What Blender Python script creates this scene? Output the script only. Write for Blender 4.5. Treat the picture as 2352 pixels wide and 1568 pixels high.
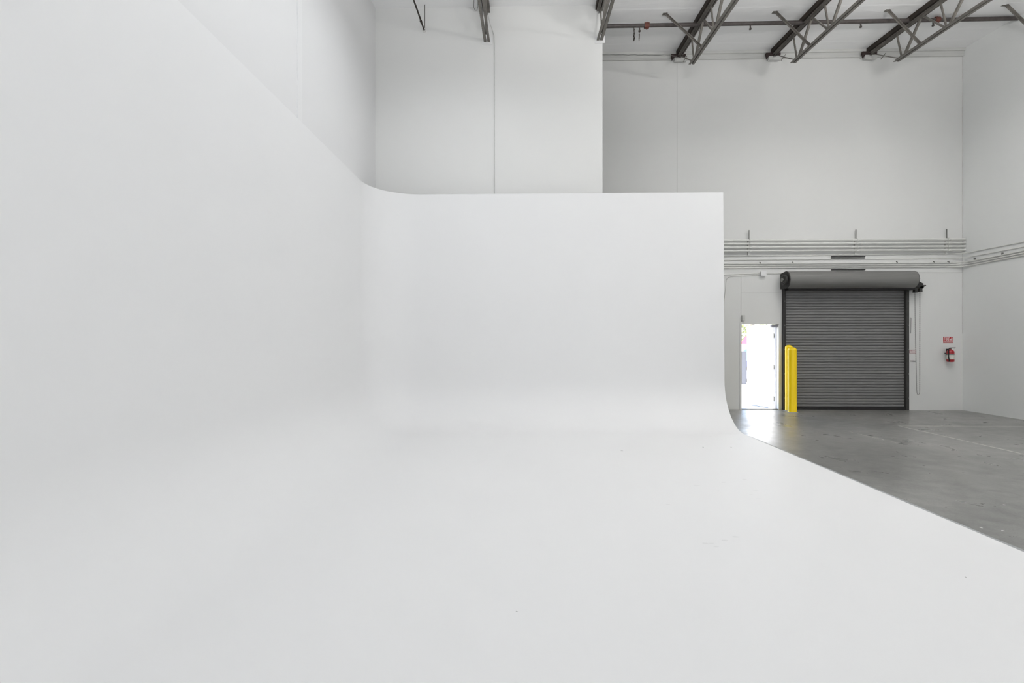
import bpy, bmesh, math, random
from mathutils import Vector, Matrix
random.seed(7)
sc = bpy.context.scene
for o in list(bpy.data.objects): bpy.data.objects.remove(o)
PI = math.pi

# ------------------------------------------------------------------ camera, world, lights, exposure
CAM_H = 1.70
cd = bpy.data.cameras.new('camera'); cam = bpy.data.objects.new('camera', cd)
sc.collection.objects.link(cam); sc.camera = cam
cd.sensor_width = 36; cd.lens = 36*1150/2352; cd.clip_start = 0.05; cd.clip_end = 300
cam.location = (0, 0, CAM_H); cam.rotation_euler = (PI/2, 0, math.atan(27/1150))

sc.view_settings.view_transform = 'Standard'; sc.view_settings.look = 'None'
sc.view_settings.gamma = 1; sc.view_settings.exposure = 0.0
sc.view_settings.use_curve_mapping = False

w = bpy.data.worlds.new('sky'); sc.world = w; w.use_nodes = True
nt = w.node_tree; nt.nodes.clear()
wo = nt.nodes.new('ShaderNodeOutputWorld'); bg = nt.nodes.new('ShaderNodeBackground')
sky = nt.nodes.new('ShaderNodeTexSky'); sky.sky_type = 'NISHITA'; sky.sun_disc = False
sky.sun_elevation = math.radians(48); sky.sun_rotation = math.radians(250)
sky.air_density = 1.0; sky.dust_density = 2.0
bg.inputs[1].default_value = 0.9
nt.links.new(sky.outputs[0], bg.inputs[0]); nt.links.new(bg.outputs[0], wo.inputs[0])

def lamp(name, kind, loc, rot, energy, color=(1, 1, 1), sx=1, sy=1, angle=None, spread=None):
    l = bpy.data.lights.new(name, kind); l.energy = energy; l.color = color
    if kind == 'AREA':
        l.shape = 'RECTANGLE'; l.size = sx; l.size_y = sy
        if spread: l.spread = math.radians(spread)
    if angle: l.angle = angle
    o = bpy.data.objects.new(name, l); sc.collection.objects.link(o)
    o.location = loc; o.rotation_euler = rot
    return o
# sun outdoors (coming from the left of the building front)
s = lamp('sun', 'SUN', (0, 30, 20), (0, 0, 0), 20.0, (1, .96, .9), angle=0.01)
s.rotation_euler = Vector((0.62, -0.05, -0.78)).to_track_quat('-Z', 'Y').to_euler()
# added fill lamps out of view: behind the camera, under the joists, overhead
DAY, NEU = (.945, .97, 1), (1, .985, .965)
lamp('rear_fill_right', 'AREA', (8.0, -8.6, 1.9), (PI/2, 0, 0), 150, DAY, 3.4, 3.2)  # added fill to brighten the lower right and back walls
lamp('rear_fill', 'AREA', (1.2, -8.6, 2.0), (PI/2, 0, 0), 90, DAY, 3.4, 3.2)  # added unseen fill shining forward from behind the camera
lamp('floor_bounce_fill', 'AREA', (1.0, -4.0, .3), (PI, 0, 0), 330, DAY, 4.0, 4.0)  # added; stands in for bounce off a sunlit floor behind the camera
lamp('roof_fill_left', 'AREA', (-1.0, 6, 7.0), (PI, 0, 0), 18, DAY, 1.2, 1.2)  # added fill facing up to lighten the roof, left bay
lamp('roof_fill_middle', 'AREA', (2.75, 6, 7.0), (PI, 0, 0), 172, NEU, 1.2, 1.2)  # added upward fill for the middle of the roof
lamp('roof_fill_right', 'AREA', (7.35, 6, 7.0), (PI, 0, 0), 320, NEU, 1.2, 1.2)  # added upward fill for the roof on the right
lamp('overhead_fill_left', 'AREA', (-1.1, 5.2, 7.5), (0, 0, 0), 86, DAY, 1.8, 7.0)  # added downward fill for the upper left walls; roof above is closed
lamp('overhead_fill_right', 'AREA', (7.35, 8, 7.70), (0, 0, 0), 95, NEU, 1.6, 2.6)  # added downward fill near the back wall, no roof opening above

# ------------------------------------------------------------------ materials
def srgb(r, g, b):
    f = lambda c: (c/255/12.92) if c/255 <= .04045 else ((c/255+.055)/1.055)**2.4
    return (f(r), f(g), f(b), 1)
def mat(name, col, rough=.6, metal=0, noise=0, nscale=4, bump=0, bscale=60, spec=None, coat=0, stretch=None):
    m = bpy.data.materials.new(name); m.use_nodes = True; t = m.node_tree
    p = t.nodes['Principled BSDF']
    p.inputs['Base Color'].default_value = col; p.inputs['Roughness'].default_value = rough
    p.inputs['Metallic'].default_value = metal
    if spec is not None: p.inputs['Specular IOR Level'].default_value = spec
    if coat: p.inputs['Coat Weight'].default_value = coat
    tc = t.nodes.new('ShaderNodeTexCoord'); src = tc.outputs['Object']
    if stretch:
        mp = t.nodes.new('ShaderNodeMapping'); mp.inputs['Scale'].default_value = stretch
        t.links.new(src, mp.inputs[0]); src = mp.outputs[0]
    if noise:
        n = t.nodes.new('ShaderNodeTexNoise'); n.inputs['Scale'].default_value = nscale; n.inputs['Detail'].default_value = 6
        t.links.new(src, n.inputs['Vector'])
        r = t.nodes.new('ShaderNodeMapRange'); r.inputs[1].default_value = .3; r.inputs[2].default_value = .7
        r.inputs[3].default_value = 1-noise; r.inputs[4].default_value = 1+noise
        t.links.new(n.outputs['Fac'], r.inputs[0])
        v = t.nodes.new('ShaderNodeVectorMath'); v.operation = 'SCALE'; v.inputs[0].default_value = col[:3]
        t.links.new(r.outputs[0], v.inputs['Scale']); t.links.new(v.outputs[0], p.inputs['Base Color'])
    if bump:
        n2 = t.nodes.new('ShaderNodeTexNoise'); n2.inputs['Scale'].default_value = bscale; n2.inputs['Detail'].default_value = 3
        t.links.new(src, n2.inputs['Vector'])
        b = t.nodes.new('ShaderNodeBump'); b.inputs['Strength'].default_value = bump; b.inputs['Distance'].default_value = .01
        t.links.new(n2.outputs['Fac'], b.inputs['Height']); t.links.new(b.outputs[0], p.inputs['Normal'])
    return m
M = {}
M['cyc'] = mat('cyclorama_paint', (.84, .84, .84, 1), .55, noise=.006, nscale=.8, bump=.02, bscale=25, spec=.25)
M['wall'] = mat('wall_paint', (.74, .74, .725, 1), .7, noise=.012, nscale=.6, bump=.08, bscale=40, spec=.2)
M['wright'] = mat('right_wall_paint', (.82, .83, .82, 1), .7, noise=.01, nscale=.6, bump=.08, bscale=40, spec=.2)
M['part'] = mat('partition_paint', (.80, .80, .785, 1), .7, noise=.008, nscale=.6, bump=.03, bscale=40, spec=.2)
M['wleft'] = mat('left_wall_paint', (.80, .80, .80, 1), .7, noise=.008, nscale=.6, bump=.03, bscale=40, spec=.2)
M['trim'] = mat('white_trim', (.82, .82, .82, 1), .5)
M['seam'] = mat('seam_sealant', (.60, .60, .58, 1), .8)
M['ledger'] = mat('ledger_paint', (.62, .62, .60, 1), .7, noise=.06, nscale=3, stretch=(.6, 1, 6))
M['steel'] = mat('joist_steel', srgb(112, 108, 102), .5, .0, noise=.25, nscale=9, bump=.1)
M['wood'] = mat('dark_nailer', srgb(52, 44, 38), .8, noise=.4, nscale=6)
M['rust'] = mat('rusty_steel', srgb(56, 44, 42), .8, noise=.35, nscale=30)
M['pipe_brown'] = mat('brown_sprinkler_pipe', srgb(76, 70, 68), .55, noise=.2, nscale=12)
M['rust_red'] = mat('rust_red_coupling', srgb(104, 60, 50), .7, noise=.3, nscale=30)
M['conduit'] = mat('painted_conduit', (.72, .72, .69, 1), .45)
M['galv'] = mat('galvanised_steel', srgb(125, 125, 122), .45, .5)
M['black'] = mat('black_steel', srgb(34, 32, 32), .5, noise=.15, nscale=20)
M['guide'] = mat('guide_steel', srgb(62, 62, 60), .5, noise=.15, nscale=20)
M['slat'] = mat('grey_slat_steel', srgb(122, 121, 121), .5, .0, noise=.04, nscale=5)
M['hood'] = mat('grey_hood_steel', srgb(118, 117, 115), .42, .15, noise=.07, nscale=3, stretch=(.4, 2, 12))
M['chain'] = mat('chain_steel', srgb(92, 92, 90), .45, .4)
M['yellow'] = mat('yellow_bollard_sleeve', srgb(255, 218, 0), .3, spec=.5)
M['red'] = mat('fire_red', srgb(165, 20, 32), .35, coat=.3)
M['redsign'] = mat('sign_red', srgb(185, 48, 52), .5)
M['white'] = mat('white_plastic', (.85, .85, .85, 1), .4)
M['pale'] = mat('pale_sign_face', srgb(225, 215, 214), .5)
M['darkred'] = mat('faded_sign_border', srgb(150, 92, 96), .5)
M['rubber'] = mat('black_rubber', srgb(24, 22, 24), .6)
M['label'] = mat('label_paper', srgb(214, 214, 205), .5, noise=.1, nscale=40)
M['doorpaint'] = mat('door_leaf_paint', (.85, .85, .86, 1), .4)
M['strip'] = mat('grey_weatherstrip', srgb(150, 150, 160), .6)
M['faint'] = mat('faint_scuff', (.76, .76, .76, 1), .6)
M['mark'] = mat('grey_scuff', (.5, .5, .5, 1), .7)
M['darkmark'] = mat('dark_scuff', (.12, .12, .12, 1), .7)
M['linepaint'] = mat('pale_line_paint', srgb(205, 205, 198), .6, noise=.08, nscale=20)
M['curb'] = mat('grey_edge_skim', (.36, .37, .38, 1), .5, noise=.12, nscale=10)
M['carblue'] = mat('blue_car_paint', srgb(40, 50, 120), .25, coat=.6)
M['glass'] = mat('car_glass', srgb(60, 72, 90), .08, spec=.8)
M['tyre'] = mat('tyre_rubber', srgb(26, 26, 34), .8)
M['alloy'] = mat('wheel_alloy', srgb(150, 150, 160), .35, .7)
M['truckred'] = mat('red_van_paint', srgb(190, 50, 58), .35)
M['leaf'] = mat('tree_leaves', srgb(132, 140, 90), .7, noise=.35, nscale=6)
M['bark'] = mat('tree_bark', srgb(92, 76, 60), .9, noise=.3, nscale=12)
M['pave'] = mat('outdoor_concrete', (.42, .42, .42, 1), .9, noise=.06, nscale=2)
M['post'] = mat('grey_post', srgb(120, 120, 124), .8)

def floor_material():
    m = bpy.data.materials.new('polished_concrete'); m.use_nodes = True; t = m.node_tree
    p = t.nodes['Principled BSDF']; N = t.nodes.new; L = t.links.new
    tc = N('ShaderNodeTexCoord')
    def noise(scale, detail, stretch=(1, 1, 1), rough=.6, dist=0):
        mp = N('ShaderNodeMapping'); mp.inputs['Scale'].default_value = stretch; L(tc.outputs['Object'], mp.inputs[0])
        n = N('ShaderNodeTexNoise'); n.inputs['Scale'].default_value = scale; n.inputs['Detail'].default_value = detail
        n.inputs['Roughness'].default_value = rough; n.inputs['Distortion'].default_value = dist
        L(mp.outputs[0], n.inputs['Vector']); return n.outputs['Fac']
    def rng(x, a, b, c, d):
        r = N('ShaderNodeMapRange'); L(x, r.inputs[0])
        for i, v in enumerate((a, b, c, d)): r.inputs[i+1].default_value = v
        return r.outputs[0]
    def math_(op, a, b):
        q = N('ShaderNodeMath'); q.operation = op
        for i, v in enumerate((a, b)):
            if isinstance(v, (int, float)): q.inputs[i].default_value = v
            else: L(v, q.inputs[i])
        return q.outputs[0]
    big = rng(noise(.5, 6, (1, 1, 1), .6, .3), .4, .6, .86, 1.12)
    fine = rng(noise(4, 7, (1, 1, 1), .7), .4, .6, .88, 1.11)
    grain = rng(noise(60, 3), .4, .6, .94, 1.06)
    v = math_('MULTIPLY', math_('MULTIPLY', big, fine), grain)
    # dark wisps and pale scratches
    wisp = rng(noise(2.4, 9, (.8, 1.2, 1), .75, .5), .56, .72, 1, .88)
    pale = rng(noise(9, 4, (.8, 1.4, 1), .6, .3), .68, .74, 1, 1.25)
    v = math_('MULTIPLY', math_('MULTIPLY', v, wisp), pale)
    sep = N('ShaderNodeSeparateXYZ'); L(tc.outputs['Object'], sep.inputs[0])
    # saw-cut control joints
    for ax, off, per in (('Y', 7.6, 4.6), ('X', 3.2, 6.1)):
        d = math_('ABSOLUTE', math_('SUBTRACT', math_('FRACT', math_('ADD', math_('DIVIDE', math_('SUBTRACT', sep.outputs[ax], off), per), .5), 0), .5), 0)
        v = math_('MULTIPLY', v, rng(d, .0006, .0016, .62, 1))
    sc_ = N('ShaderNodeVectorMath'); sc_.operation = 'SCALE'; sc_.inputs[0].default_value = (.225, .224, .212)
    L(v, sc_.inputs['Scale']); L(sc_.outputs[0], p.inputs['Base Color'])
    L(rng(noise(1.6, 6, (1, 1, 1), .7, .5), .3, .7, .24, .42), p.inputs['Roughness'])
    p.inputs['Specular IOR Level'].default_value = .6
    b = N('ShaderNodeBump'); b.inputs['Strength'].default_value = .05; b.inputs['Distance'].default_value = .01
    L(noise(3.0, 2), b.inputs['Height']); L(b.outputs[0], p.inputs['Normal'])
    return m
M['floor'] = floor_material()

def roof_material():
    m = bpy.data.materials.new('white_insulation_facing'); m.use_nodes = True; t = m.node_tree
    p = t.nodes['Principled BSDF']; N = t.nodes.new; L = t.links.new
    p.inputs['Base Color'].default_value = (.92, .92, .92, 1); p.inputs['Roughness'].default_value = .45
    tc = N('ShaderNodeTexCoord'); mp = N('ShaderNodeMapping'); mp.inputs['Scale'].default_value = (.5, 1.6, 1)
    mp.inputs['Rotation'].default_value = (0, 0, .35)
    L(tc.outputs['Object'], mp.inputs[0])
    n = N('ShaderNodeTexNoise'); n.inputs['Scale'].default_value = 1.1; n.inputs['Detail'].default_value = 2.5; n.inputs['Distortion'].default_value = 1.2
    L(mp.outputs[0], n.inputs['Vector'])
    b = N('ShaderNodeBump'); b.inputs['Strength'].default_value = .30; b.inputs['Distance'].default_value = .05
    L(n.outputs['Fac'], b.inputs['Height']); L(b.outputs[0], p.inputs['Normal'])
    return m
M['roof'] = roof_material()

# ------------------------------------------------------------------ mesh helpers
class MB:
    def __init__(s): s.bm = bmesh.new()
    def box(s, x0, x1, y0, y1, z0, z1, bev=0):
        r = bmesh.ops.create_cube(s.bm, size=1)
        for v in r['verts']:
            v.co = Vector((x0 + (v.co.x+.5)*(x1-x0), y0 + (v.co.y+.5)*(y1-y0), z0 + (v.co.z+.5)*(z1-z0)))
        if bev:
            es = list({e for v in r['verts'] for e in v.link_edges})
            bmesh.ops.bevel(s.bm, geom=es, offset=bev, segments=2, affect='EDGES')
        return s
    def tube(s, a, b, r, n=12, r2=None):
        a, b = Vector(a), Vector(b); d = b-a
        q = bmesh.ops.create_cone(s.bm, cap_ends=True, segments=n, radius1=r, radius2=r if r2 is None else r2, depth=d.length)
        mt = Matrix.Translation((a+b)/2) @ d.to_track_quat('Z', 'Y').to_matrix().to_4x4()
        bmesh.ops.transform(s.bm, matrix=mt, verts=q['verts']); return s
    def path(s, pts, r, n=10):
        pts = [Vector(p) for p in pts]; rings = []
        up = Vector((0, 0, 1))
        for i, p in enumerate(pts):
            d = ((pts[min(i+1, len(pts)-1)]-p).normalized() + (p-pts[max(i-1, 0)]).normalized()).normalized()
            ref = up if abs(d.dot(up)) < .9 else Vector((1, 0, 0))
            u = d.cross(ref).normalized(); v = d.cross(u)
            rings.append([s.bm.verts.new(p+(u*math.cos(2*PI*k/n)+v*math.sin(2*PI*k/n))*r) for k in range(n)])
        for a, b in zip(rings, rings[1:]):
            for k in range(n): s.bm.faces.new((a[k], a[(k+1) % n], b[(k+1) % n], b[k]))
        s.bm.faces.new(rings[0][::-1]); s.bm.faces.new(rings[-1]); return s
    def bar(s, a, b, w, h, ref=(1, 0, 0)):
        # rectangular bar from a to b, width w along ref, height h across
        a, b = Vector(a), Vector(b); d = (b-a).normalized()
        u = Vector(ref); u = (u - d*u.dot(d)).normalized(); v = d.cross(u)
        vs = []
        for p in (a, b):
            for su, sv in ((-1, -1), (1, -1), (1, 1), (-1, 1)):
                vs.append(s.bm.verts.new(p+u*su*w/2+v*sv*h/2))
        for f in ((3, 2, 1, 0), (4, 5, 6, 7), (0, 1, 5, 4), (1, 2, 6, 5), (2, 3, 7, 6), (3, 0, 4, 7)):
            s.bm.faces.new([vs[i] for i in f])
        return s
    def lathe(s, prof, c=(0, 0, 0), n=24, axis='Z'):
        rings = []
        for r, z in prof:
            ring = []
            for k in range(n):
                a = 2*PI*k/n
                co = Vector((r*math.cos(a), r*math.sin(a), z)) if axis == 'Z' else Vector((z, r*math.cos(a), r*math.sin(a)))
                ring.append(s.bm.verts.new(co+Vector(c)))
            rings.append(ring)
        for a, b in zip(rings, rings[1:]):
            for k in range(n): s.bm.faces.new((a[k], a[(k+1) % n], b[(k+1) % n], b[k]))
        s.bm.faces.new(rings[0][::-1]); s.bm.faces.new(rings[-1]); return s
    def prism(s, poly, ax, lo, hi):
        # poly: list of 2-D points, extruded along axis ax
        def P(p, t):
            return {'X': (t, p[0], p[1]), 'Y': (p[0], t, p[1]), 'Z': (p[0], p[1], t)}[ax]
        A = [s.bm.verts.new(P(p, lo)) for p in poly]; B = [s.bm.verts.new(P(p, hi)) for p in poly]
        s.bm.faces.new(A[::-1]); s.bm.faces.new(B); n = len(poly)
        for k in range(n): s.bm.faces.new((A[k], A[(k+1) % n], B[(k+1) % n], B[k]))
        return s
    def build(s, name, m, parent=None, smooth=False, loc=None):
        bmesh.ops.recalc_face_normals(s.bm, faces=s.bm.faces)
        me = bpy.data.meshes.new(name); s.bm.to_mesh(me); s.bm.free()
        me.materials.append(M[m] if isinstance(m, str) else m)
        if smooth:
            me.polygons.foreach_set('use_smooth', [True]*len(me.polygons))
            me.set_sharp_from_angle(angle=math.radians(40))
        o = bpy.data.objects.new(name, me); sc.collection.objects.link(o)
        if parent: o.parent = parent; o.matrix_parent_inverse = Matrix.Translation(-parent.location) @ Matrix.Identity(4)
        return o
def tag(o, label, cat, group=None, kind=None):
    o['label'] = label; o['category'] = cat
    if group: o['group'] = group
    if kind: o['kind'] = kind
    return o
def empty(name, loc, label, cat, group=None, kind=None):
    o = bpy.data.objects.new(name, None); sc.collection.objects.link(o); o.location = loc; o.empty_display_size = .2
    return tag(o, label, cat, group, kind)
def struct(o, label=None, cat=None):
    o['kind'] = 'structure'
    if label: o['label'] = label
    if cat: o['category'] = cat
    return o
def text(body, size, loc, mname, parent, name='lettering', w=None, h=None):
    cu = bpy.data.curves.new(name, 'FONT'); cu.body = body; cu.size = size; cu.align_x = 'CENTER'; cu.align_y = 'CENTER'
    cu.extrude = .0008; cu.offset = size*.012
    t = bpy.data.objects.new(name, cu); sc.collection.objects.link(t)
    bpy.context.view_layer.update()
    me = bpy.data.meshes.new_from_object(t.evaluated_get(bpy.context.evaluated_depsgraph_get()))
    bpy.data.objects.remove(t)
    xs = [v.co.x for v in me.vertices]; ys = [v.co.y for v in me.vertices]
    cx, cy = (min(xs)+max(xs))/2, (min(ys)+max(ys))/2
    kx = (w/(max(xs)-min(xs))) if w else 1; ky = (h/(max(ys)-min(ys))) if h else 1
    for v in me.vertices:
        x, y, z = v.co; v.co = Vector((loc[0]+(x-cx)*kx, loc[1]-z, loc[2]+(y-cy)*ky))
    me.materials.clear(); me.materials.append(M[mname])
    o = bpy.data.objects.new(name, me); sc.collection.objects.link(o); o.parent = parent
    o.matrix_parent_inverse = Matrix.Translation(-parent.location)
    return o

# ------------------------------------------------------------------ room
XL, XR, YB, YF = -3.16, 10.86, 12.65, -9.0     # inner faces
YP = 10.60                                      # partition face
XPE = 1.66                                      # partition free end
def zr(y): return 8.93 + .065*(y-12.65)         # underside of the roof
DX0, DX1, DH = 5.425, 6.375, 2.15               # personnel door opening
RX0, RX1, RH = 6.52, 9.50, 3.02                 # roller door opening
T = .20
struct(MB().box(XL-.3, XR+.3, YF-.3, YB+T, -.2, 0).build('floor', 'floor'), 'grey polished concrete warehouse floor', 'floor')
b = MB()
b.box(XPE-.5, DX0, YB, YB+T, 0, 9.1); b.box(DX0, DX1, YB, YB+T, DH, 9.1); b.box(DX1, RX0, YB, YB+T, 0, 9.1)
b.box(RX0, RX1, YB, YB+T, RH, 9.1); b.box(RX1, XR+.3, YB, YB+T, 0, 9.1); b.box(XL-.3, XPE-.5, YB, YB+T, 0, 9.1)
bmesh.ops.remove_doubles(b.bm, verts=b.bm.verts, dist=.0001)
struct(b.build('wall_back', 'wall'), 'tall white back wall with the roller door', 'wall')
struct(MB().prism([(YF-.3, 0), (YB, 0), (YB, zr(YB)), (YF-.3, zr(YF-.3))], 'X', XR, XR+.3).build('wall_right', 'wright'), 'white right wall', 'wall')
struct(MB().prism([(YF-.3, 0), (YB, 0), (YB, zr(YB)), (YF-.3, zr(YF-.3))], 'X', XL-.3, XL).build('wall_left', 'wleft'), 'white left wall above the cyclorama', 'wall')
b = MB().box(XL, XR, YF-.3, YF, 0, zr(YF))   # wall behind the camera
struct(b.build('wall_front', 'wall'), 'white wall behind the camera', 'wall')
struct(MB().prism([(YP, 0), (YP+.15, 0), (YP+.15, zr(YP+.15)), (YP, zr(YP))], 'X', XL, XPE).build('wall_middle', 'part'),
       'white partition wall rising behind the cyclorama', 'wall')
# ceiling
b = MB(); b.prism([(YF-.3, zr(YF-.3)), (YB+T, zr(YB+T)), (YB+T, zr(YB+T)+.2), (YF-.3, zr(YF-.3)+.2)], 'X', XL-.3, XR+.3)
struct(b.build('ceiling', 'roof'), 'white insulated roof between the joists', 'ceiling')
# lapped seams of the roof facing
for k, y in enumerate((12.2, 10.77, 9.4)):
    o = MB().bar((XL, y, zr(y)-.001), (XR, y, zr(y)-.001), .05, .003, (0, 1, 0)).build('trim_%d' % (20+k), 'roof'); struct(o, 'lap seam in the roof facing', 'seam')
# ledger along the top of the back wall
struct(MB().box(XPE-.4, XR, YB-.05, YB, 8.745, 8.86).box(XPE-.4, XR, YB-.09, YB, 8.86, 8.925).build('trim_1', 'ledger'), 'painted ledger strip along the top of the back wall', 'trim')
# panel joints
struct(MB().box(3.84, 3.852, YB-.004, YB, 0, 8.745).build('trim_2', 'seam'), 'vertical joint in the back wall', 'joint')
struct(MB().box(9.78, XR, YB-.006, YB, 3.402, 3.414).build('trim_3', 'seam'), 'horizontal joint right of the roller hood', 'joint')
struct(MB().box(5.43, 5.44, YB-.004, YB, 2.15, 3.36).box(5.44, 6.42, YB-.004, YB, 2.915, 2.922).build('trim_4', 'seam'), 'thin joints above the open doorway', 'joint')
b = MB()
z = 1.9
while z < 8.7:
    z2 = min(z+.35, 8.74); j = random.uniform(-.003, .003)
    b.box(XR-.009+j, XR, YB-.009, YB, z, z2); z = z2
struct(b.build('trim_5', 'seam'), 'sealed corner joint between back and right wall', 'joint')
# pilaster strip on the left wall
struct(MB().box(XL, XL+.014, 6.90, 7.04, 4.0, zr(6.9)).build('trim_6', 'trim'), 'pale vertical batten on the left wall', 'trim')

# ------------------------------------------------------------------ cyclorama
XC, XE, YC, ZC, R, TH = -3.02, 4.01, 10.10, 4.68, .93, .09
YS = -3.0                                       # front edge of the painted floor
def right_edge(z): return XE - .006*max(z-.6, 0)
cyc = empty('cyclorama', (0, YS, 0), 'huge white two-wall cyclorama with curved coves and a painted floor', 'cyclorama')
bm = bmesh.new()
plan = []          # (px, py, nx, ny) points on the inner wall line with inward normals
for k in range(13): plan.append((XC, YS + (YC-R-YS)*k/12, 1, 0))
for k in range(1, 17):
    a = PI - PI/2*k/16
    plan.append((XC+R+R*math.cos(a), YC-R+R*math.sin(a), -math.cos(a), -math.sin(a)))
for k in range(1, 11): plan.append((XC+R + (XE-XC-R)*k/10, YC, 0, -1))
prof = [(R*(1-math.sin(t*PI/2/14)), R*(1-math.cos(t*PI/2/14))) for t in range(15)] + [(0, R+(ZC-R)*k/6) for k in range(1, 7)]
H0 = .012        # paint build-up of the floor
cols = []
for i, (px, py, nx, ny) in enumerate(plan):
    col = []
    for o_, z_ in prof:
        x = px+nx*o_; y = py+ny*o_
        if i == len(plan)-1: x = right_edge(z_)
        col.append(bm.verts.new((x, y, z_+H0 if z_ < .3 else z_ + H0*max(0, (1-z_))/1)))
    # thickness: top cap, outer face
    col.append(bm.verts.new((px-nx*TH if i < len(plan)-1 else right_edge(ZC), py-ny*TH, ZC)))
    col.append(bm.verts.new((px-nx*TH if i < len(plan)-1 else XE, py-ny*TH, .6)))
    col.append(bm.verts.new((px-nx*TH if i < len(plan)-1 else XE, py-ny*TH, 0)))
    cols.append(col)
for a, c in zip(cols, cols[1:]):
    for k in range(len(a)-1):
        try: bm.faces.new((a[k], c[k], c[k+1], a[k+1]))
        except ValueError: pass
bm.faces.new(cols[-1] + [bm.verts.new((XE, YC-R, 0))])          # solid right end
bmesh.ops.remove_doubles(bm, verts=bm.verts, dist=.0005)
bm.verts.ensure_lookup_table()
# floor sheet
nx_, ny_ = 14, 24
fx = [XC+R+(XE-XC-R)*k/nx_ for k in range(nx_+1)]; fy = [YS+(YC-R-YS)*k/ny_ for k in range(ny_+1)]
g = [[bm.verts.new((x, y, H0)) for y in fy] for x in fx]
for i in range(nx_):
    for j in range(ny_): bm.faces.new((g[i][j], g[i+1][j], g[i+1][j+1], g[i][j+1]))
bmesh.ops.remove_doubles(bm, verts=bm.verts, dist=.0005)
bmesh.ops.recalc_face_normals(bm, faces=bm.faces)
me = bpy.data.meshes.new('shell'); bm.to_mesh(me); bm.free(); me.materials.append(M['cyc'])
me.polygons.foreach_set('use_smooth', [True]*len(me.polygons)); me.set_sharp_from_angle(angle=math.radians(50))
o = bpy.data.objects.new('shell', me); sc.collection.objects.link(o); o.parent = cyc; o.matrix_parent_inverse = Matrix.Translation(-cyc.location)
# end panel of the left wall, behind the camera
poly = [(XC+oo, zz+.011) for oo, zz in prof[:15]] + [(XC, ZC-.01), (XC-TH, ZC-.01), (XC-TH, 0.0), (XC+R, 0.0)]
MB().prism(poly, 'Y', YS+.02, YS+.03).build('end_panel', 'trim', cyc)
# grey skim ramp where the painted floor meets the concrete (ragged outer edge)
b = MB(); n = 120; pa = []
for k in range(n+1):
    y = YS + (YC-R-.1-YS)*k/n
    wd = .06 + .006*math.sin(k*.9)*math.sin(k*.37) + random.uniform(-.003, .003)
    pa.append((b.bm.verts.new((XE-.001, y, H0)), b.bm.verts.new((XE+wd, y, .001))))
for p, q in zip(pa, pa[1:]): b.bm.faces.new((p[0], p[1], q[1], q[0]))
b.build('edge_ramp', 'curb', cyc)
# a few small scuffs on the painted floor
def blob(x, y, rx, ry, m, zz=H0+.001):
    q = MB(); vs = [q.bm.verts.new((x+rx*math.cos(a)*random.uniform(.7, 1.1), y+ry*math.sin(a)*random.uniform(.7, 1.1), zz)) for a in [2*PI*k/9 for k in range(9)]]
    q.bm.faces.new(vs); return q.build('scuff_mark', m, cyc)
for x, y, rx, ry, m in ((2.861, 8.06, .012, .022, 'darkmark'), (3.308, 8.07, .014, .02, 'mark'), (1.517, 7.77, .022, .02, 'mark'), (-.044, 3.13, .007, .006, 'mark'), (3.163, 3.66, .004, .006, 'darkmark')):
    blob(x, y, rx, ry, m)

def floor_at(px, py):       # a point of the floor seen in the photograph
    u = (px-1176)/1150; v = (784-py)/1150; th = math.atan(27/1150); c_, s_ = math.cos(th), math.sin(th)
    t = -CAM_H/v; return t*(-s_+u*c_), t*(c_+u*s_)
for px, py in ((1600, 1117), (1662, 1110), (1710, 1103), (1650, 1130), (1735, 1128), (1725, 1138), (1742, 1148), (1632, 1003), (1697, 1010), (1633, 1251), (1646, 1259), (1690, 1236), (1664, 1244), (1534, 1161), (1620, 1251)):
    x, y = floor_at(px, py); blob(x, y, random.uniform(.015, .045), random.uniform(.008, .02), 'faint')

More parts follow.
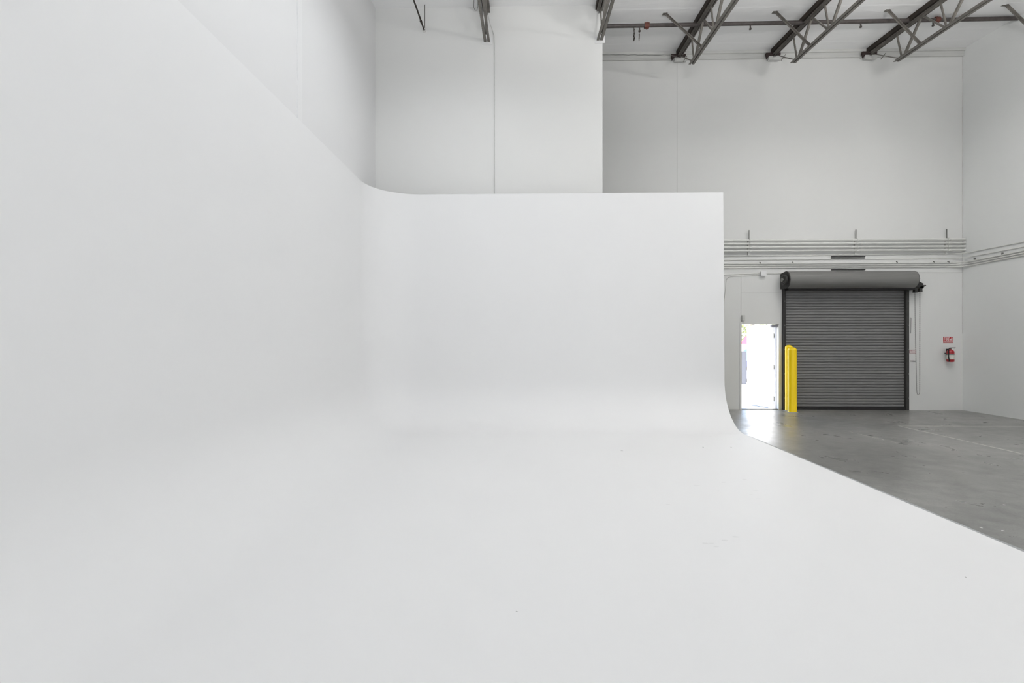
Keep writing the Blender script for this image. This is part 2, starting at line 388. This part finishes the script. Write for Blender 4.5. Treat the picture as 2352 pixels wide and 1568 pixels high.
# ------------------------------------------------------------------ steel joists
def angle_pair(b, xc, y0, y1, zf, up):
    # two steel angles with a gap; horizontal leg at the bottom (up=1) or top (up=-1)
    for sgn in (-1, 1):
        xa = xc+sgn*.013; xb = xc+sgn*.066
        b.bar(((xa+xb)/2, y0, zf(y0)), ((xa+xb)/2, y1, zf(y1)), .053, .007)
        b.bar((xa+sgn*.0035, y0, zf(y0)+up*.027), (xa+sgn*.0035, y1, zf(y1)+up*.027), .007, .05)
def zb(y): return 8.11+.065*(y-11.6)
def zt(y): return zr(y)-.13
def joist(x, yend, label, wall_seat):
    j = empty('roof_joist', (x, yend, zb(yend)), label, 'roof joist', 'open-web joists under the roof')
    ya = YF
    ybot = 11.69 if wall_seat else yend
    b = MB(); angle_pair(b, x, ya, ybot, zb, 1); b.build('bottom_chord', 'steel', j)
    b = MB(); angle_pair(b, x, ya, yend, zt, -1); b.build('top_chord', 'steel', j)
    b = MB(); b.bar((x-.015, ya, zr(ya)-.052), (x-.015, yend, zr(yend)-.052), .15, .10); b.build('nailer', 'wood', j)
    b = None
    k = 0
    while 11.5-1.2*k > ya+1.4:
        B = 11.5-1.2*k; Tn = 10.96-1.2*k
        if B < yend+.3:
            if B+.17 < yend: MB().bar((x, B+.02, zb(B)+.02), (x, B+.17, zt(B+.17)), .028, .028).build('web', 'steel', j)
            if B < yend: MB().bar((x, B-.04, zb(B)+.02), (x, Tn, zt(Tn)), .016, .055, (1, 0, 0)).bar((x+.02, B-.04, zb(B)+.02), (x+.02, Tn, zt(Tn)), .05, .007, (1, 0, 0)).build('web', 'steel', j)
        if Tn < yend:
            MB().bar((x, Tn-.02, zt(Tn)), (x, B-1.2+.04, zb(B-1.2)+.02), .035, .03).build('web', 'steel', j)
        k += 1
    if wall_seat:
        MB().bar((x, 12.50, zt(12.5)-.02), (x, 11.60, zb(11.6)+.03), .03, .014).build('end_strut', 'steel', j)
        b = MB(); b.box(x-.22, x+.13, YB-.16, YB-.09, zt(YB)-.035, zt(YB)+.02)
        b.prism([(x-.22, zt(YB)-.035), (x-.13, zt(YB)-.035), (x-.20, zt(YB)-.13)], 'Y', YB-.16, YB-.11)
        b.build('bearing_seat', 'rust', j)
        MB().box(x-.13, x+.16, YB-.11, YB-.052, zt(YB)-.13, zt(YB)-.037).build('bearing_plate', 'ledger', j)
        # loose bolt tail under the strut
        MB().bar((x+.02, 12.05, 8.52), (x-.06, 12.1, 8.40), .012, .012).build('hanger_stub', 'steel', j)
    else:
        MB().box(x-.10, x+.11, yend-.012, yend, zb(yend)-.06, zb(yend)+.09).build('wall_patch', 'trim', j)
    return j
joist(8.54, 12.55, 'dark steel roof joist nearest the right wall', True)
joist(6.20, 12.55, 'dark steel roof joist, middle of the three resting on the back wall', True)
joist(3.88, 12.55, 'dark steel roof joist just right of the partition wall, resting on the back wall', True)
joist(1.60, YP, 'dark steel roof joist entering the right end of the partition wall', False)
joist(-.78, YP, 'dark steel roof joist entering the middle of the partition wall', False)
# diagonal bridging braces
G = 'diagonal braces from joist to roof'
def brace(x0, x1, z1, label, y=10.96):
    b = MB(); b.bar((x0, y, 8.83), (x1, y+.03, z1), .012, .05, (0, 1, 0)); b.bar((x0, y-.025, 8.83), (x1, y+.005, z1), .05, .007, (0, 1, 0))
    b.box(x0-.05, x0+.05, y-.04, y+.04, 8.812, 8.822)
    tag(b.build('diagonal_brace', 'steel'), label, 'brace', G)
brace(3.07, 3.875, 8.10, 'diagonal steel brace on the joist next to the partition wall')
brace(5.43, 6.195, 8.10, 'diagonal steel brace on the middle joist')
brace(7.82, 8.535, 8.10, 'diagonal steel brace on the joist nearest the right wall')
brace(10.17, 10.84, 8.20, 'diagonal steel brace bolted to the right wall', 10.83)

# ------------------------------------------------------------------ sprinkler pipe
sp = empty('sprinkler_pipe', (1.7, 11.15, 8.69), 'long dark brown sprinkler pipe crossing under the roof', 'pipe')
def zs(x): return 8.675+.0125*(x-1.7)
def ys_(x): return 11.13+.013*(x-1.7)
MB().tube((1.2, ys_(1.2), zs(1.2)), (XR-.005, ys_(XR), zs(XR)), .042, 16).build('pipe', 'pipe_brown', sp, True)
def P_(x, dz=0): return (x, ys_(x), zs(x)+dz)
for x in (2.72, 9.08):
    MB().tube(P_(x-.05), P_(x+.05), .062, 16).tube(P_(x, -.08), P_(x, .065), .022, 8).build('coupling', 'rust_red', sp, True)
for x in (2.56, 5.0, 7.42, 9.0):
    MB().tube(P_(x, -.03), P_(x, -.11), .016, 10).tube(P_(x, -.11), P_(x, -.135), .026, 10).build('sprinkler_head', 'pipe_brown', sp, True)
# rags of old fabric hanging below the pipe
for x, ln, wd, lb in ((2.44, .30, .012, 'dark ragged strip hanging from the sprinkler pipe, the left one'), (2.555, .30, .009, 'thin dark ragged strip hanging from the sprinkler pipe, the right one')):
    b = MB(); pts = [P_(x+random.uniform(-.006, .006), -.04-ln*t/8) for t in range(9)]
    for t, (a, c) in enumerate(zip(pts, pts[1:])): b.tube(a, c, wd*(.5+random.random()*.9), 6, wd*(.4+random.random()*.8))
    tag(b.build('hanging_strip', 'wood', None, True), lb, 'hanging strip', 'ragged strips under the sprinkler pipe')
# cable along the ledger
b = MB(); pts = []
for k in range(30):
    x = XPE-.2+(3.95-XPE)*k/29; pts.append((x, 12.35, 8.775-.006*k/2+.006*math.sin(k*1.7)))
b.path(pts, .008, 6)
tag(b.build('ledger_cable', 'galv', None, True), 'thin sagging grey cable along the ledger left of the first joist', 'cable')

# conduit run over the partition wall
cr = empty('brown_conduit', (-2.11, YP, 8.30), 'thin brown conduit running out of the partition wall on a hanger rod', 'conduit')
b = MB(); b.path([(-2.11, YP+.0, 8.30), (-2.108, 9.0, 8.21), (-2.10, 6.0, 8.02), (-2.1, 0, 7.63)], .017, 8); b.build('pipe', 'wood', cr, True)
MB().tube((-2.11, 10.22, 8.27), (-2.11, 10.26, 8.272), .026, 8).build('coupling', 'wood', cr, True)
MB().tube((-2.085, 10.5, 8.30), (-2.085, 10.5, zr(10.5)), .006, 6).build('hanger_rod', 'wood', cr, True)
MB().lathe([(.025, 0), (.04, .01), (.04, .03), (.02, .04)], (0, 0, 0), 12).build('wall_flange', 'conduit', cr, True).location = (0, 0, 0)
f_ = cr.children[-1]; f_.matrix_parent_inverse = Matrix.Identity(4); f_.rotation_euler = (PI/2, 0, 0)
# cable from the joist down the partition wall
b = MB(); b.path([(-.73, 10.3, 8.40), (-.70, 10.45, 8.33), (-.66, 10.56, 8.27), (-.625, YP-.012, 8.18), (-.62, YP-.008, 8.0), (-.622, YP-.008, 6.5), (-.62, YP-.008, 4.3)], .009, 8)
tag(b.build('painted_cable', 'ledger', None, True), 'thin painted cable dropping from a joist down the partition wall', 'cable')
b = MB(); b.path([(-1.0, 10.1, 8.75), (-1.01, 10.1, 8.45), (-.985, 10.1, 8.39), (-.95, 10.1, 8.39), (-.925, 10.1, 8.46), (-.93, 10.1, 8.75)], .006, 6)
tag(b.build('wire_loop', 'galv', None, True), 'small wire loop hanging left of the joist over the partition wall', 'wire')

# ------------------------------------------------------------------ conduits on the back wall
Gc = 'thick white conduits on the back wall'
names4 = ('topmost of the four thick white conduits on the back wall', 'second from top of the four thick white conduits on the back wall',
          'third from top of the four thick white conduits on the back wall', 'lowest of the four thick white conduits on the back wall')
for k, z in enumerate((4.213, 4.125, 4.036, 3.948)):
    r = empty('conduit', (3.0, 12.575, z), names4[k], 'conduit', Gc)
    MB().tube((1.9, 12.575, z), (10.855, 12.575, z+.004), .027, 16).build('pipe', 'conduit', r, True)
    for x in (5.20, 5.27, 8.12, 8.33, 10.5): MB().tube((x, 12.575, z+.001), (x+.025, 12.575, z+.001), .031, 14).build('coupling', 'conduit', r, True)
Gs = 'steel strut hangers holding the thick conduits'
for x, lb in ((5.605, 'steel strut hanger nearest the cyclorama'), (8.225, 'steel strut hanger above the roller door'), (10.43, 'steel strut hanger beside the right wall corner')):
    r = empty('strut_hanger', (x, YB, 4.15), lb, 'hanger', Gs)
    MB().box(x-.009, x+.009, YB-.06, YB-.045, 4.24, 4.47).build('rod', 'galv', r)
    MB().box(x-.018, x+.018, YB-.045, YB-.02, 3.85, 4.25).box(x-.018, x+.018, YB-.02, YB, 3.87, 4.22).build('channel', 'conduit', r)
    for z in (4.213, 4.125, 4.036, 3.948):
        MB().box(x-.012, x+.012, YB-.115, YB-.045, z+.024, z+.034).box(x+.0, x+.035, YB-.11, YB-.09, z-.02, z+.012).build('pipe_clamp', 'conduit', r)
def run(za, zb_, zc, r, lb, extra=()):
    y = YB-r-.004; x1 = XR-r-.004
    c = empty('conduit', (3.0, y, za), lb, 'conduit', 'thin conduits turning the corner to the right wall')
    n = 5; pts = [(1.9, y, za-.02), (5.0, y, za), (10.55, y, zb_)]
    for k in range(1, n): # corner bend
        a = PI/2*k/n; pts.append((x1-.25+.25*math.sin(a), y-.25+.25*math.cos(a), zb_))
    pts += [(x1, y-.32, zb_), (x1, 11.1, zc), (x1, 4, zc+.05), (x1, -2, zc+.05)]
    MB().path(pts, r, 8).build('pipe', 'conduit', c, True)
    for (q, w_) in extra:
        if w_ == 'b': MB().box(q-.006, q+.006, y-r-.004, YB, za+.0, za+.035).box(q-.014, q+.006, YB-.006, YB, za+.02, za+.05).build('clip', 'galv', c)
        else: MB().box(x1-r-.004, XR, q-.008, q+.008, zc, zc+.045).build('clip', 'galv', c)
run(3.832, 3.868, 3.862, .011, 'topmost of the five thin conduits that turn onto the right wall')
run(3.735, 3.757, 3.755, .010, 'second from top of the thin conduits that turn onto the right wall')
run(3.640, 3.648, 3.668, .015, 'upper of three close thin conduits with small clips', ((5.90, 'b'), (6.70, 'b'), (9.25, 'b'), (10.15, 'b'), (10.50, 'b'), (12.3, 'r'), (11.6, 'r')))
run(3.592, 3.598, 3.620, .015, 'middle of three close thin conduits turning onto the right wall')
run(3.535, 3.548, 3.570, .015, 'lowest of the thin conduits that turn onto the right wall')
Gv = 'narrow dark slotted strips above the roller door'
for z, lb in ((3.788, 'dark slotted steel strip between the conduits above the roller door'), (3.466, 'dark slotted steel strip just above the roller door hood')):
    v = empty('slotted_strip', (8.05, YB, z), lb, 'steel strip', Gv)
    MB().box(7.64, 8.46, YB-.012, YB-.001, z-.028, z+.028).build('backing', 'conduit', v)
    b = MB(); b.box(7.64, 8.46, YB-.05, YB-.012, z+.008, z+.028).build('upper_rail', 'black', v)
    b = MB(); b.box(7.64, 8.46, YB-.035, YB-.012, z-.024, z-.010).build('lower_rail', 'guide', v)
    if z < 3.6:
        for x in (7.90, 8.20): MB().lathe([(.016, 0), (.026, .02), (.026, .03)], (x, YB-.035, z-.055), 8).build('bolt', 'black', v)
# junction box with cables left of the roller door
jb = empty('junction_box', (5.96, YB, 3.38), 'small white junction box left of the roller door hood', 'junction box')
MB().box(5.90, 6.02, YB-.07, YB, 3.33, 3.44, .006).build('box', 'trim', jb)
MB().box(5.895, 6.025, YB-.078, YB-.07, 3.325, 3.445, .003).build('cover', 'trim', jb)
b = MB(); b.path([(1.9, YB-.012, 3.35), (5.1, YB-.012, 3.372), (5.9, YB-.012, 3.40)], .008, 8)
tag(b.build('wall_cable', 'conduit', None, True), 'thin upper cable entering the junction box from the left', 'cable')
b = MB(); b.path([(5.0, YB-.012, 2.6), (5.07, YB-.012, 3.25), (5.12, YB-.012, 3.31), (5.2, YB-.012, 3.335), (5.9, YB-.012, 3.355)], .007, 8)
tag(b.build('wall_cable', 'conduit', None, True), 'thin lower cable bending down left of the junction box', 'cable')
b = MB(); b.path([(6.02, YB-.012, 3.395), (6.44, YB-.012, 3.397)], .007, 8)
tag(b.build('wall_cable', 'conduit', None, True), 'short cable from the junction box to the roller door hood', 'cable')
db = empty('door_sensor', (5.47, YB, 2.28), 'small grey box on the wall at the upper left corner of the open doorway', 'sensor box')
MB().box(5.433, 5.51, YB-.06, YB, 2.215, 2.355, .006).build('housing', 'seam', db)
MB().box(5.443, 5.50, YB-.066, YB-.06, 2.225, 2.345, .002).build('cover', 'ledger', db)

# ------------------------------------------------------------------ roller door
rd = empty('door_2', (8.0, YB, 0), 'grey slatted steel roller door, closed, with a rolled hood on top', 'roller door', kind='structure')
pitch = .0697; b = MB(); zz = .06; vs = []
while zz < RH+.02:
    for dy, dz in ((.026, 0), (.026, .011), (.001, .0145), (-.003, .020), (-.004, .040), (-.003, .060), (.001, .066)):
        vs.append((YB+.06+dy, zz+dz))
    zz += pitch
front = [(b.bm.verts.new((RX0-.03, y, z)), b.bm.verts.new((RX1+.02, y, z))) for y, z in vs]
back = [(b.bm.verts.new((RX0-.03, y+.012, z)), b.bm.verts.new((RX1+.02, y+.012, z))) for y, z in vs]
for p, q in zip(front, front[1:]): b.bm.faces.new((p[0], p[1], q[1], q[0]))
for p, q in zip(back, back[1:]): b.bm.faces.new((p[1], p[0], q[0], q[1]))
b.build('curtain', 'slat', rd)
MB().box(RX0, RX1, YB+.02, YB+.09, .0, .06).box(RX0, RX1, YB+.0, YB+.03, .0, .035).build('bottom_bar', 'black', rd)
MB().box(6.44, 6.465, YB-.10, YB, 0, 3.03).box(6.475, 6.53, YB-.03, YB+.05, 0, 3.03).box(6.44, 6.53, YB-.012, YB, 0, 3.03).build('guide_rail', 'black', rd)
MB().box(9.475, 9.50, YB-.03, YB+.05, 0, 3.03).box(9.50, 9.538, YB-.03, YB, 0, 3.03).build('guide_rail', 'guide', rd)
b = MB()
for z in (.3, .9, 1.5, 2.1, 2.7): b.tube((6.457, YB-.10, z), (6.457, YB-.115, z), .012, 8).tube((9.52, YB-.03, z), (9.52, YB-.04, z), .010, 8)
b.build('guide_bolts', 'galv', rd)
# hood: a half-round steel cover
hc, hy, hr = 3.205, YB-.24, .212
prof_h = [(hy+hr*1.02, hc+hr*.75)] + [(hy+hr*math.cos(a), hc+hr*math.sin(a)) for a in [math.radians(60+ (265-60)*k/24) for k in range(25)]]
prof_h = [(YB, hc+.2)] + prof_h[1:] + [(hy+.04, hc-hr+.012)] + [(hy+(hr-.012)*math.cos(a), hc+(hr-.012)*math.sin(a)) for a in [math.radians(255-(255-60)*k/24) for k in range(25)]] + [(YB, hc+.185)]
b = MB(); b.prism(prof_h, 'X', 6.42, 9.46); b.build('hood', 'hood', rd, True)
MB().tube((6.425, hy, hc), (9.455, hy, hc), .17, 24).build('barrel', 'black', rd, True)
MB().box(6.5, 9.55, YB-.20, YB-.0, 2.96, 3.02).build('lintel_baffle', 'black', rd)
# left end plate with gearing
b = MB(); b.prism([(YB, hc-.2), (YB, hc+.17), (hy+.05, hc+.205), (hy-.04, hc+.212), (hy-.13, hc+.17), (hy-.19, hc+.10), (hy-.215, hc), (hy-.19, hc-.10), (hy-.13, hc-.175), (hy-.04, hc-.215)], 'X', 6.40, 6.42)
b.build('end_plate', 'black', rd)
b = MB(); b.tube((6.35, hy, hc), (6.40, hy, hc), .13, 24).tube((6.32, hy, hc), (6.35, hy, hc), .03, 12)
for k in range(8):
    a = 2*PI*k/8; b.tube((6.34, hy+.09*math.cos(a), hc+.09*math.sin(a)), (6.35, hy+.09*math.cos(a), hc+.09*math.sin(a)), .018, 8)
b.build('tension_wheel', 'guide', rd, True)
b = MB(); b.tube((6.328, hy, hc), (6.315, hy, hc), .05, 16); b.build('axle_cap', 'galv', rd, True)
b = MB(); b.prism([(YB, hc-.2), (YB, hc+.17), (hy+.05, hc+.205), (hy-.04, hc+.212), (hy-.13, hc+.17), (hy-.19, hc+.10), (hy-.215, hc), (hy-.19, hc-.10), (hy-.13, hc-.175), (hy-.04, hc-.215)], 'X', 9.46, 9.472)
b.build('end_plate', 'guide', rd)
# bracket and chain wheel at the right
b = MB(); b.box(9.474, 9.76, YB-.20, YB, 3.00, 3.06).box(9.474, 9.66, YB-.24, YB-.02, 3.03, 3.13)
b.prism([(9.474, 3.04), (9.66, 3.04), (9.68, 3.10), (9.60, 3.14), (9.474, 3.22)], 'Y', YB-.30, YB-.2).build('wheel_bracket', 'black', rd)
b = MB()
for x, z in ((9.59, 2.90), (9.705, 2.915)):
    b.prism([(x-.035, z), (x+.035, z), (x+.03, z+.06), (x+.045, z+.11), (x-.045, z+.11), (x-.03, z+.06)], 'Y', YB-.19, YB-.11)
b.prism([(9.72, 2.99), (9.75, 3.03), (9.82, 3.06), (9.81, 3.08), (9.68, 3.08), (9.66, 3.0)], 'Y', YB-.20, YB-.12)
b.build('chain_guide', 'guide', rd)
# hand chain: real links
b = MB(); cpts = []
yl = YB-.145
for k in range(200):
    t = k/199; cpts.append((9.588+.045*t**1.6, yl, 2.93-t*2.45))
for k in range(1, 14):
    a = PI*k/14; cpts.append((9.6675-.0345*math.cos(a), yl, .48-.085*math.sin(a)))
for k in range(200):
    t = k/199; cpts.append((9.702+.004*t, yl, .48+t*2.45))
# resample along the length
cp = [Vector(p) for p in cpts]; L_ = 0; nxt = 0; links = []
for a, c in zip(cp, cp[1:]):
    seg = (c-a).length
    while nxt <= L_+seg and seg > 0: links.append((a.lerp(c, (nxt-L_)/seg), (c-a).normalized())); nxt += .026
    L_ += seg
for i, (p, d) in enumerate(links):
    q = d.to_track_quat('Z', 'Y').to_matrix().to_4x4() @ Matrix.Rotation(PI/2*(i % 2)+PI/4, 4, 'Z')
    ring = []
    for k in range(8):
        a = 2*PI*k/8; cx, cz = .0075*math.cos(a), .0165*math.sin(a)
        sec = [b.bm.verts.new(Matrix.Translation(p) @ q @ Vector((cx+.0026*math.cos(e)*math.cos(a), .0026*math.sin(e), cz+.0026*math.cos(e)*math.sin(a)))) for e in (0, PI/2, PI, 3*PI/2)]
        ring.append(sec)
    for k in range(8):
        A, B_ = ring[k], ring[(k+1) % 8]
        for e in range(4): b.bm.faces.new((A[e], A[(e+1) % 4], B_[(e+1) % 4], B_[e]))
b.build('hand_chain', 'chain', rd)
b = MB(); b.box(9.59, 9.68, YB-.02, YB, 1.205, 1.225).box(9.605, 9.62, YB-.13, YB, 1.205, 1.22); b.build('chain_keeper', 'galv', rd)
b = MB(); b.tube((9.56, YB-.03, 2.285), (9.585, YB-.03, 2.285), .006, 6).tube((9.583, YB-.03, 2.29), (9.583, YB-.02, 1.90), .005, 6); b.build('latch_rod', 'galv', rd)

# small notice by the chain
sg = empty('small_notice', (9.645, YB, 1.45), 'small pale notice with a faded red border behind the hand chain', 'notice')
MB().box(9.566, 9.725, YB-.006, YB, 1.408, 1.496).build('border', 'darkred', sg)
MB().box(9.574, 9.717, YB-.008, YB-.006, 1.416, 1.488).build('face', 'pale', sg)
b = MB()
b.box(9.585, 9.635, YB-.0095, YB-.008, 1.462, 1.474); b.box(9.645, 9.70, YB-.0095, YB-.008, 1.465, 1.471)
for z in (1.446, 1.433): b.box(9.59, 9.70, YB-.0095, YB-.008, z-.002, z+.002)
b.build('print_lines', 'darkred', sg)

# ------------------------------------------------------------------ fire sign and extinguisher
fs = empty('fire_sign', (10.482, YB, 1.74), 'red FIRE EXTINGUISHER sign above the extinguisher on the back wall', 'sign')
MB().box(10.364, 10.601, YB-.006, YB, 1.662, 1.818, .002).build('panel', 'redsign', fs)
text('FIRE', .09, (10.449, YB-.007, 1.758), 'pale', fs, w=.135, h=.085)
MB().prism([(10.523, 1.745), (10.543, 1.772), (10.543, 1.754), (10.556, 1.754), (10.556, 1.80), (10.583, 1.80), (10.583, 1.717), (10.556, 1.717), (10.556, 1.737), (10.543, 1.737), (10.543, 1.72)], 'Y', YB-.008, YB-.006).build('arrow', 'pale', fs)
MB().box(10.374, 10.591, YB-.008, YB-.006, 1.676, 1.704).build('strip', 'pale', fs)
text('EXTINGUISHER', .03, (10.482, YB-.009, 1.690), 'redsign', fs, w=.20, h=.018)

ex = empty('fire_extinguisher', (10.535, 12.55, 1.19), 'red fire extinguisher hanging on the back wall under the fire sign', 'fire extinguisher')
ec = (10.540, 12.545, 0)
MB().lathe([(.05, 1.195), (.072, 1.203), (.076, 1.215), (.076, 1.44), (.070, 1.465), (.052, 1.488), (.026, 1.503), (.022, 1.515)], ec, 28).build('cylinder', 'red', ex, True)
MB().lathe([(.0768, 1.262), (.0772, 1.264), (.0772, 1.395), (.0768, 1.397)], ec, 28).build('label_band', 'label', ex, True)
MB().lathe([(.0775, 1.372), (.0778, 1.373), (.0778, 1.385), (.0775, 1.386)], ec, 28).build('label_stripe', 'rubber', ex, True)
MB().lathe([(.024, 1.512), (.028, 1.518), (.028, 1.538), (.018, 1.545)], ec, 16).build('valve', 'galv', ex, True)
MB().bar((10.54, 12.545, 1.548), (10.64, 12.52, 1.558), .018, .008, (0, 1, 0)).bar((10.53, 12.545, 1.545), (10.62, 12.52, 1.53), .018, .006, (0, 1, 0)).build('handle', 'galv', ex)
MB().path([(10.52, 12.53, 1.53), (10.49, 12.52, 1.535), (10.465, 12.51, 1.50), (10.455, 12.50, 1.42), (10.452, 12.495, 1.34), (10.46, 12.49, 1.26)], .011, 8).build('hose', 'rubber', ex, True)
MB().tube((10.46, 12.49, 1.27), (10.468, 12.49, 1.205), .010, 10, .015).build('nozzle', 'rubber', ex, True)
MB().box(10.515, 10.565, 12.60, YB, 1.25, 1.52).box(10.455, 10.625, 12.60, 12.615, 1.40, 1.42).build('wall_bracket', 'black', ex)

ex.location.x -= .065
fs.location.x += .022

# ------------------------------------------------------------------ bollards
def bollard(x, y, h, r, lb):
    e = empty('bollard', (x, y, 0), lb, 'bollard', 'yellow bollards beside the roller door')
    pr = [(r+.004, 0), (r+.004, .012), (r, .02)] + [(r, h-r*.75)] + [(r*math.cos(t*PI/2/8), h-r*.75+r*.75*math.sin(t*PI/2/8)) for t in range(1, 8)] + [(.004, h)]
    MB().lathe(pr, (x, y, 0), 36).build('sleeve', 'yellow', e, True)
    MB().lathe([(r+.03, 0), (r+.03, .004), (r+.002, .014)], (x, y, 0), 28).build('grout_ring', 'curb', e, True)
bollard(6.445, 12.18, 1.565, .098, 'yellow bollard in front, tall and rounded, nearest the camera')
bollard(6.51, 12.455, 1.615, .085, 'yellow bollard behind, half hidden, against the roller door guide')

# ------------------------------------------------------------------ open personnel door
d1 = empty('door_1', (5.9, YB, 0), 'white steel exit door standing open to the bright outdoors', 'door', kind='structure')
b = MB(); b.box(DX0-.03, DX0+.02, YB-.012, YB+T, 0, DH+.03).box(DX1-.02, DX1+.03, YB-.012, YB+T, 0, DH+.03).box(DX0+.02, DX1-.02, YB-.012, YB+T, DH-.02, DH+.03)
b.build('frame', 'wall', d1)
MB().box(DX1-.035, DX1-.02, YB+.10, YB+.125, 0, DH-.02).box(DX0+.02, DX0+.035, YB+.10, YB+.125, 0, DH-.02).build('weatherstrip', 'strip', d1)
hx, hyy = DX1-.04, YB+T+.01
fxp, fyp = 6.045, 13.77
dv = Vector((fxp-hx, fyp-hyy, 0)).normalized(); nv = Vector((-dv.y, dv.x, 0))   # nv points to the left
ql = [Vector((hx, hyy, 0))+nv*.0, Vector((hx, hyy, 0))+dv*.92, Vector((hx, hyy, 0))+dv*.92-nv*.045, Vector((hx, hyy, 0))-nv*.045]
MB().prism([(v.x, v.y) for v in ql], 'Z', .012, DH-.03).build('leaf', 'doorpaint', d1)
lf = d1.children[-1]
a_ = Vector((hx, hyy, 1.02))+dv*.84
b = MB(); b.bar(a_+nv*.03, a_+nv*.03-dv*.62, .03, .05, (nv.x, nv.y, 0)); 
b.build('push_bar', 'doorpaint', lf)
for z in (.25, 1.05, 1.85):
    MB().tube((hx+.004, hyy-.012, z-.055), (hx+.004, hyy-.012, z+.055), .012, 10).build('hinge', 'galv', d1, True)
b = MB(); b.box(DX1-.18, DX1-.03, YB+.02, YB+.10, DH-.10, DH-.03, .006); b.bar((DX1-.08, YB+.08, DH-.07), (hx-.02, hyy+.25, DH-.07), .02, .008, (0, 0, 1))
b.build('door_closer', 'strip', d1)
MB().box(DX0, DX1, YB+.0, YB+T+.03, 0, .012).build('threshold', 'galv', d1)

# ------------------------------------------------------------------ floor markings
struct_line = MB(); struct_line.box(7.535, XR-.4, 10.245, 10.268, .0005, .0015).box(7.535, 7.56, 2.0, 10.245, .0005, .0015)
tag(struct_line.build('floor_line', 'linepaint'), 'thin pale L-shaped line marked on the concrete floor', 'floor marking')
b = MB(); prev = None
for k in range(25):
    t = k/24; x = 6.12+.14*t+.02*math.sin(k*1.3); y = 9.62-1.12*t
    v = (b.bm.verts.new((x-.006, y, .0012)), b.bm.verts.new((x+.006+.008*random.random(), y, .0012)))
    if prev and k % 7 != 5: b.bm.faces.new((prev[0], prev[1], v[1], v[0]))
    prev = v
tag(b.build('paint_scratch', 'linepaint'), 'broken pale scratch on the concrete in front of the roller door', 'scratch')
for x, y, lb in ((4.998, 5.33, 'white paint spot on the concrete, farthest of the three'), (4.175, 4.67, 'white paint spot nearest the cyclorama edge'), (4.304, 4.60, 'white paint spot on the concrete nearest the camera')):
    q = MB(); q.bm.faces.new([q.bm.verts.new((x+.013*math.cos(a)*random.uniform(.6, 1.2), y+.013*math.sin(a), .0012)) for a in [2*PI*k/8 for k in range(8)]])
    tag(q.build('paint_spot', 'white'), lb, 'paint spot', 'white paint spots on the concrete')

# ------------------------------------------------------------------ outdoors beyond the open door
struct(MB().box(-10, 60, YB+T, 90, -.15, -.02).build('pavement', 'pave'), 'sunlit concrete outside the open door', 'pavement')
post = tag(MB().box(8.55, 8.97, 20.4, 20.8, -.02, 1.3, .02).build('post', 'post'), 'grey concrete post outside, left of the parked car', 'post')
def car(x, y):
    c = empty('car', (x, y, -.02), 'blue car parked outside, glimpsed past the open door', 'car')
    z0 = -.02
    side = [(-2.1, .35), (-2.15, .62), (-2.0, .82), (-1.1, .93), (-.55, 1.38), (.75, 1.42), (1.45, 1.0), (2.1, .9), (2.18, .6), (2.1, .33)]
    b = MB(); b.prism([(x+p, z0+q) for p, q in side[:4]] + [(x+1.45, z0+1.0)] + [(x+p, z0+q) for p, q in side[7:]], 'Y', y-.88, y+.88)
    b.build('body', 'carblue', c)
    b = MB(); b.prism([(x-1.1, z0+.93), (x-.55, z0+1.38), (x+.75, z0+1.42), (x+1.45, z0+1.0)], 'Y', y-.76, y+.76); b.build('windows', 'glass', c)
    b = MB(); b.box(x-.55, x+.78, y-.74, y+.74, z0+1.39, z0+1.44, .02); b.build('roof', 'carblue', c)
    for wx in (-1.32, 1.32):
        for sy in (-1, 1):
            w_ = MB().tube((x+wx, y+sy*.90, z0+.33), (x+wx, y+sy*.68, z0+.33), .33, 28).build('wheel', 'tyre', c, True)
            MB().tube((x+wx, y+sy*.905, z0+.33), (x+wx, y+sy*.85, z0+.33), .2, 20).build('hub', 'alloy', w_, True)
    for sy in (-1, 1): MB().box(x-2.16, x-2.08, y+sy*.6-.18, y+sy*.6+.18, z0+.6, z0+.76, .02).build('headlight', 'white', c)
car(10.62, 22.2)
v = empty('van', (18.6, 38, -.02), 'white van with a red upper body parked far outside beyond the blue car', 'van')
MB().prism([(16.0, .4), (16.0, 1.2), (16.6, 1.5), (21.2, 1.5), (21.2, .4)], 'Y', 37.1, 38.9).build('body', 'white', v)
MB().prism([(16.6, 1.5), (17.05, 2.1), (21.2, 2.12), (21.2, 1.5)], 'Y', 37.1, 38.9).build('upper_body', 'truckred', v)
MB().prism([(16.75, 1.55), (17.1, 2.0), (17.6, 2.0), (17.6, 1.55)], 'Y', 37.07, 38.93).build('windows', 'glass', v)
for wx in (16.9, 20.4):
    for wy in (37.05, 38.75): MB().tube((wx, wy, .33), (wx, wy+.2, .33), .35, 20).build('wheel', 'tyre', v, True)
tr = empty('tree', (22.5, 50, -.02), 'pale green leafy tree outside, above the parked vehicles', 'tree')
MB().path([(22.5, 50, -.02), (22.4, 50, 1.5), (22.6, 50, 3.5)], .2, 10).build('trunk', 'bark', tr, True)
b = MB()
for k in range(1600):
    a = random.uniform(0, 2*PI); u = random.random()**.5; zz = random.uniform(-1, 1); rr = math.sqrt(1-zz*zz)
    p = Vector((22.5+3.6*u*rr*math.cos(a), 50+3.2*u*rr*math.sin(a), 4.6+2.9*u*zz))
    n_ = Vector((random.gauss(0, 1), random.gauss(0, 1), random.gauss(0, 1))).normalized(); t_ = n_.orthogonal().normalized()*.17; s_ = n_.cross(t_)
    b.bm.faces.new([b.bm.verts.new(p+t_), b.bm.verts.new(p+s_*.6), b.bm.verts.new(p-t_), b.bm.verts.new(p-s_*.6)])
f_ = b.build('foliage', 'leaf', tr)
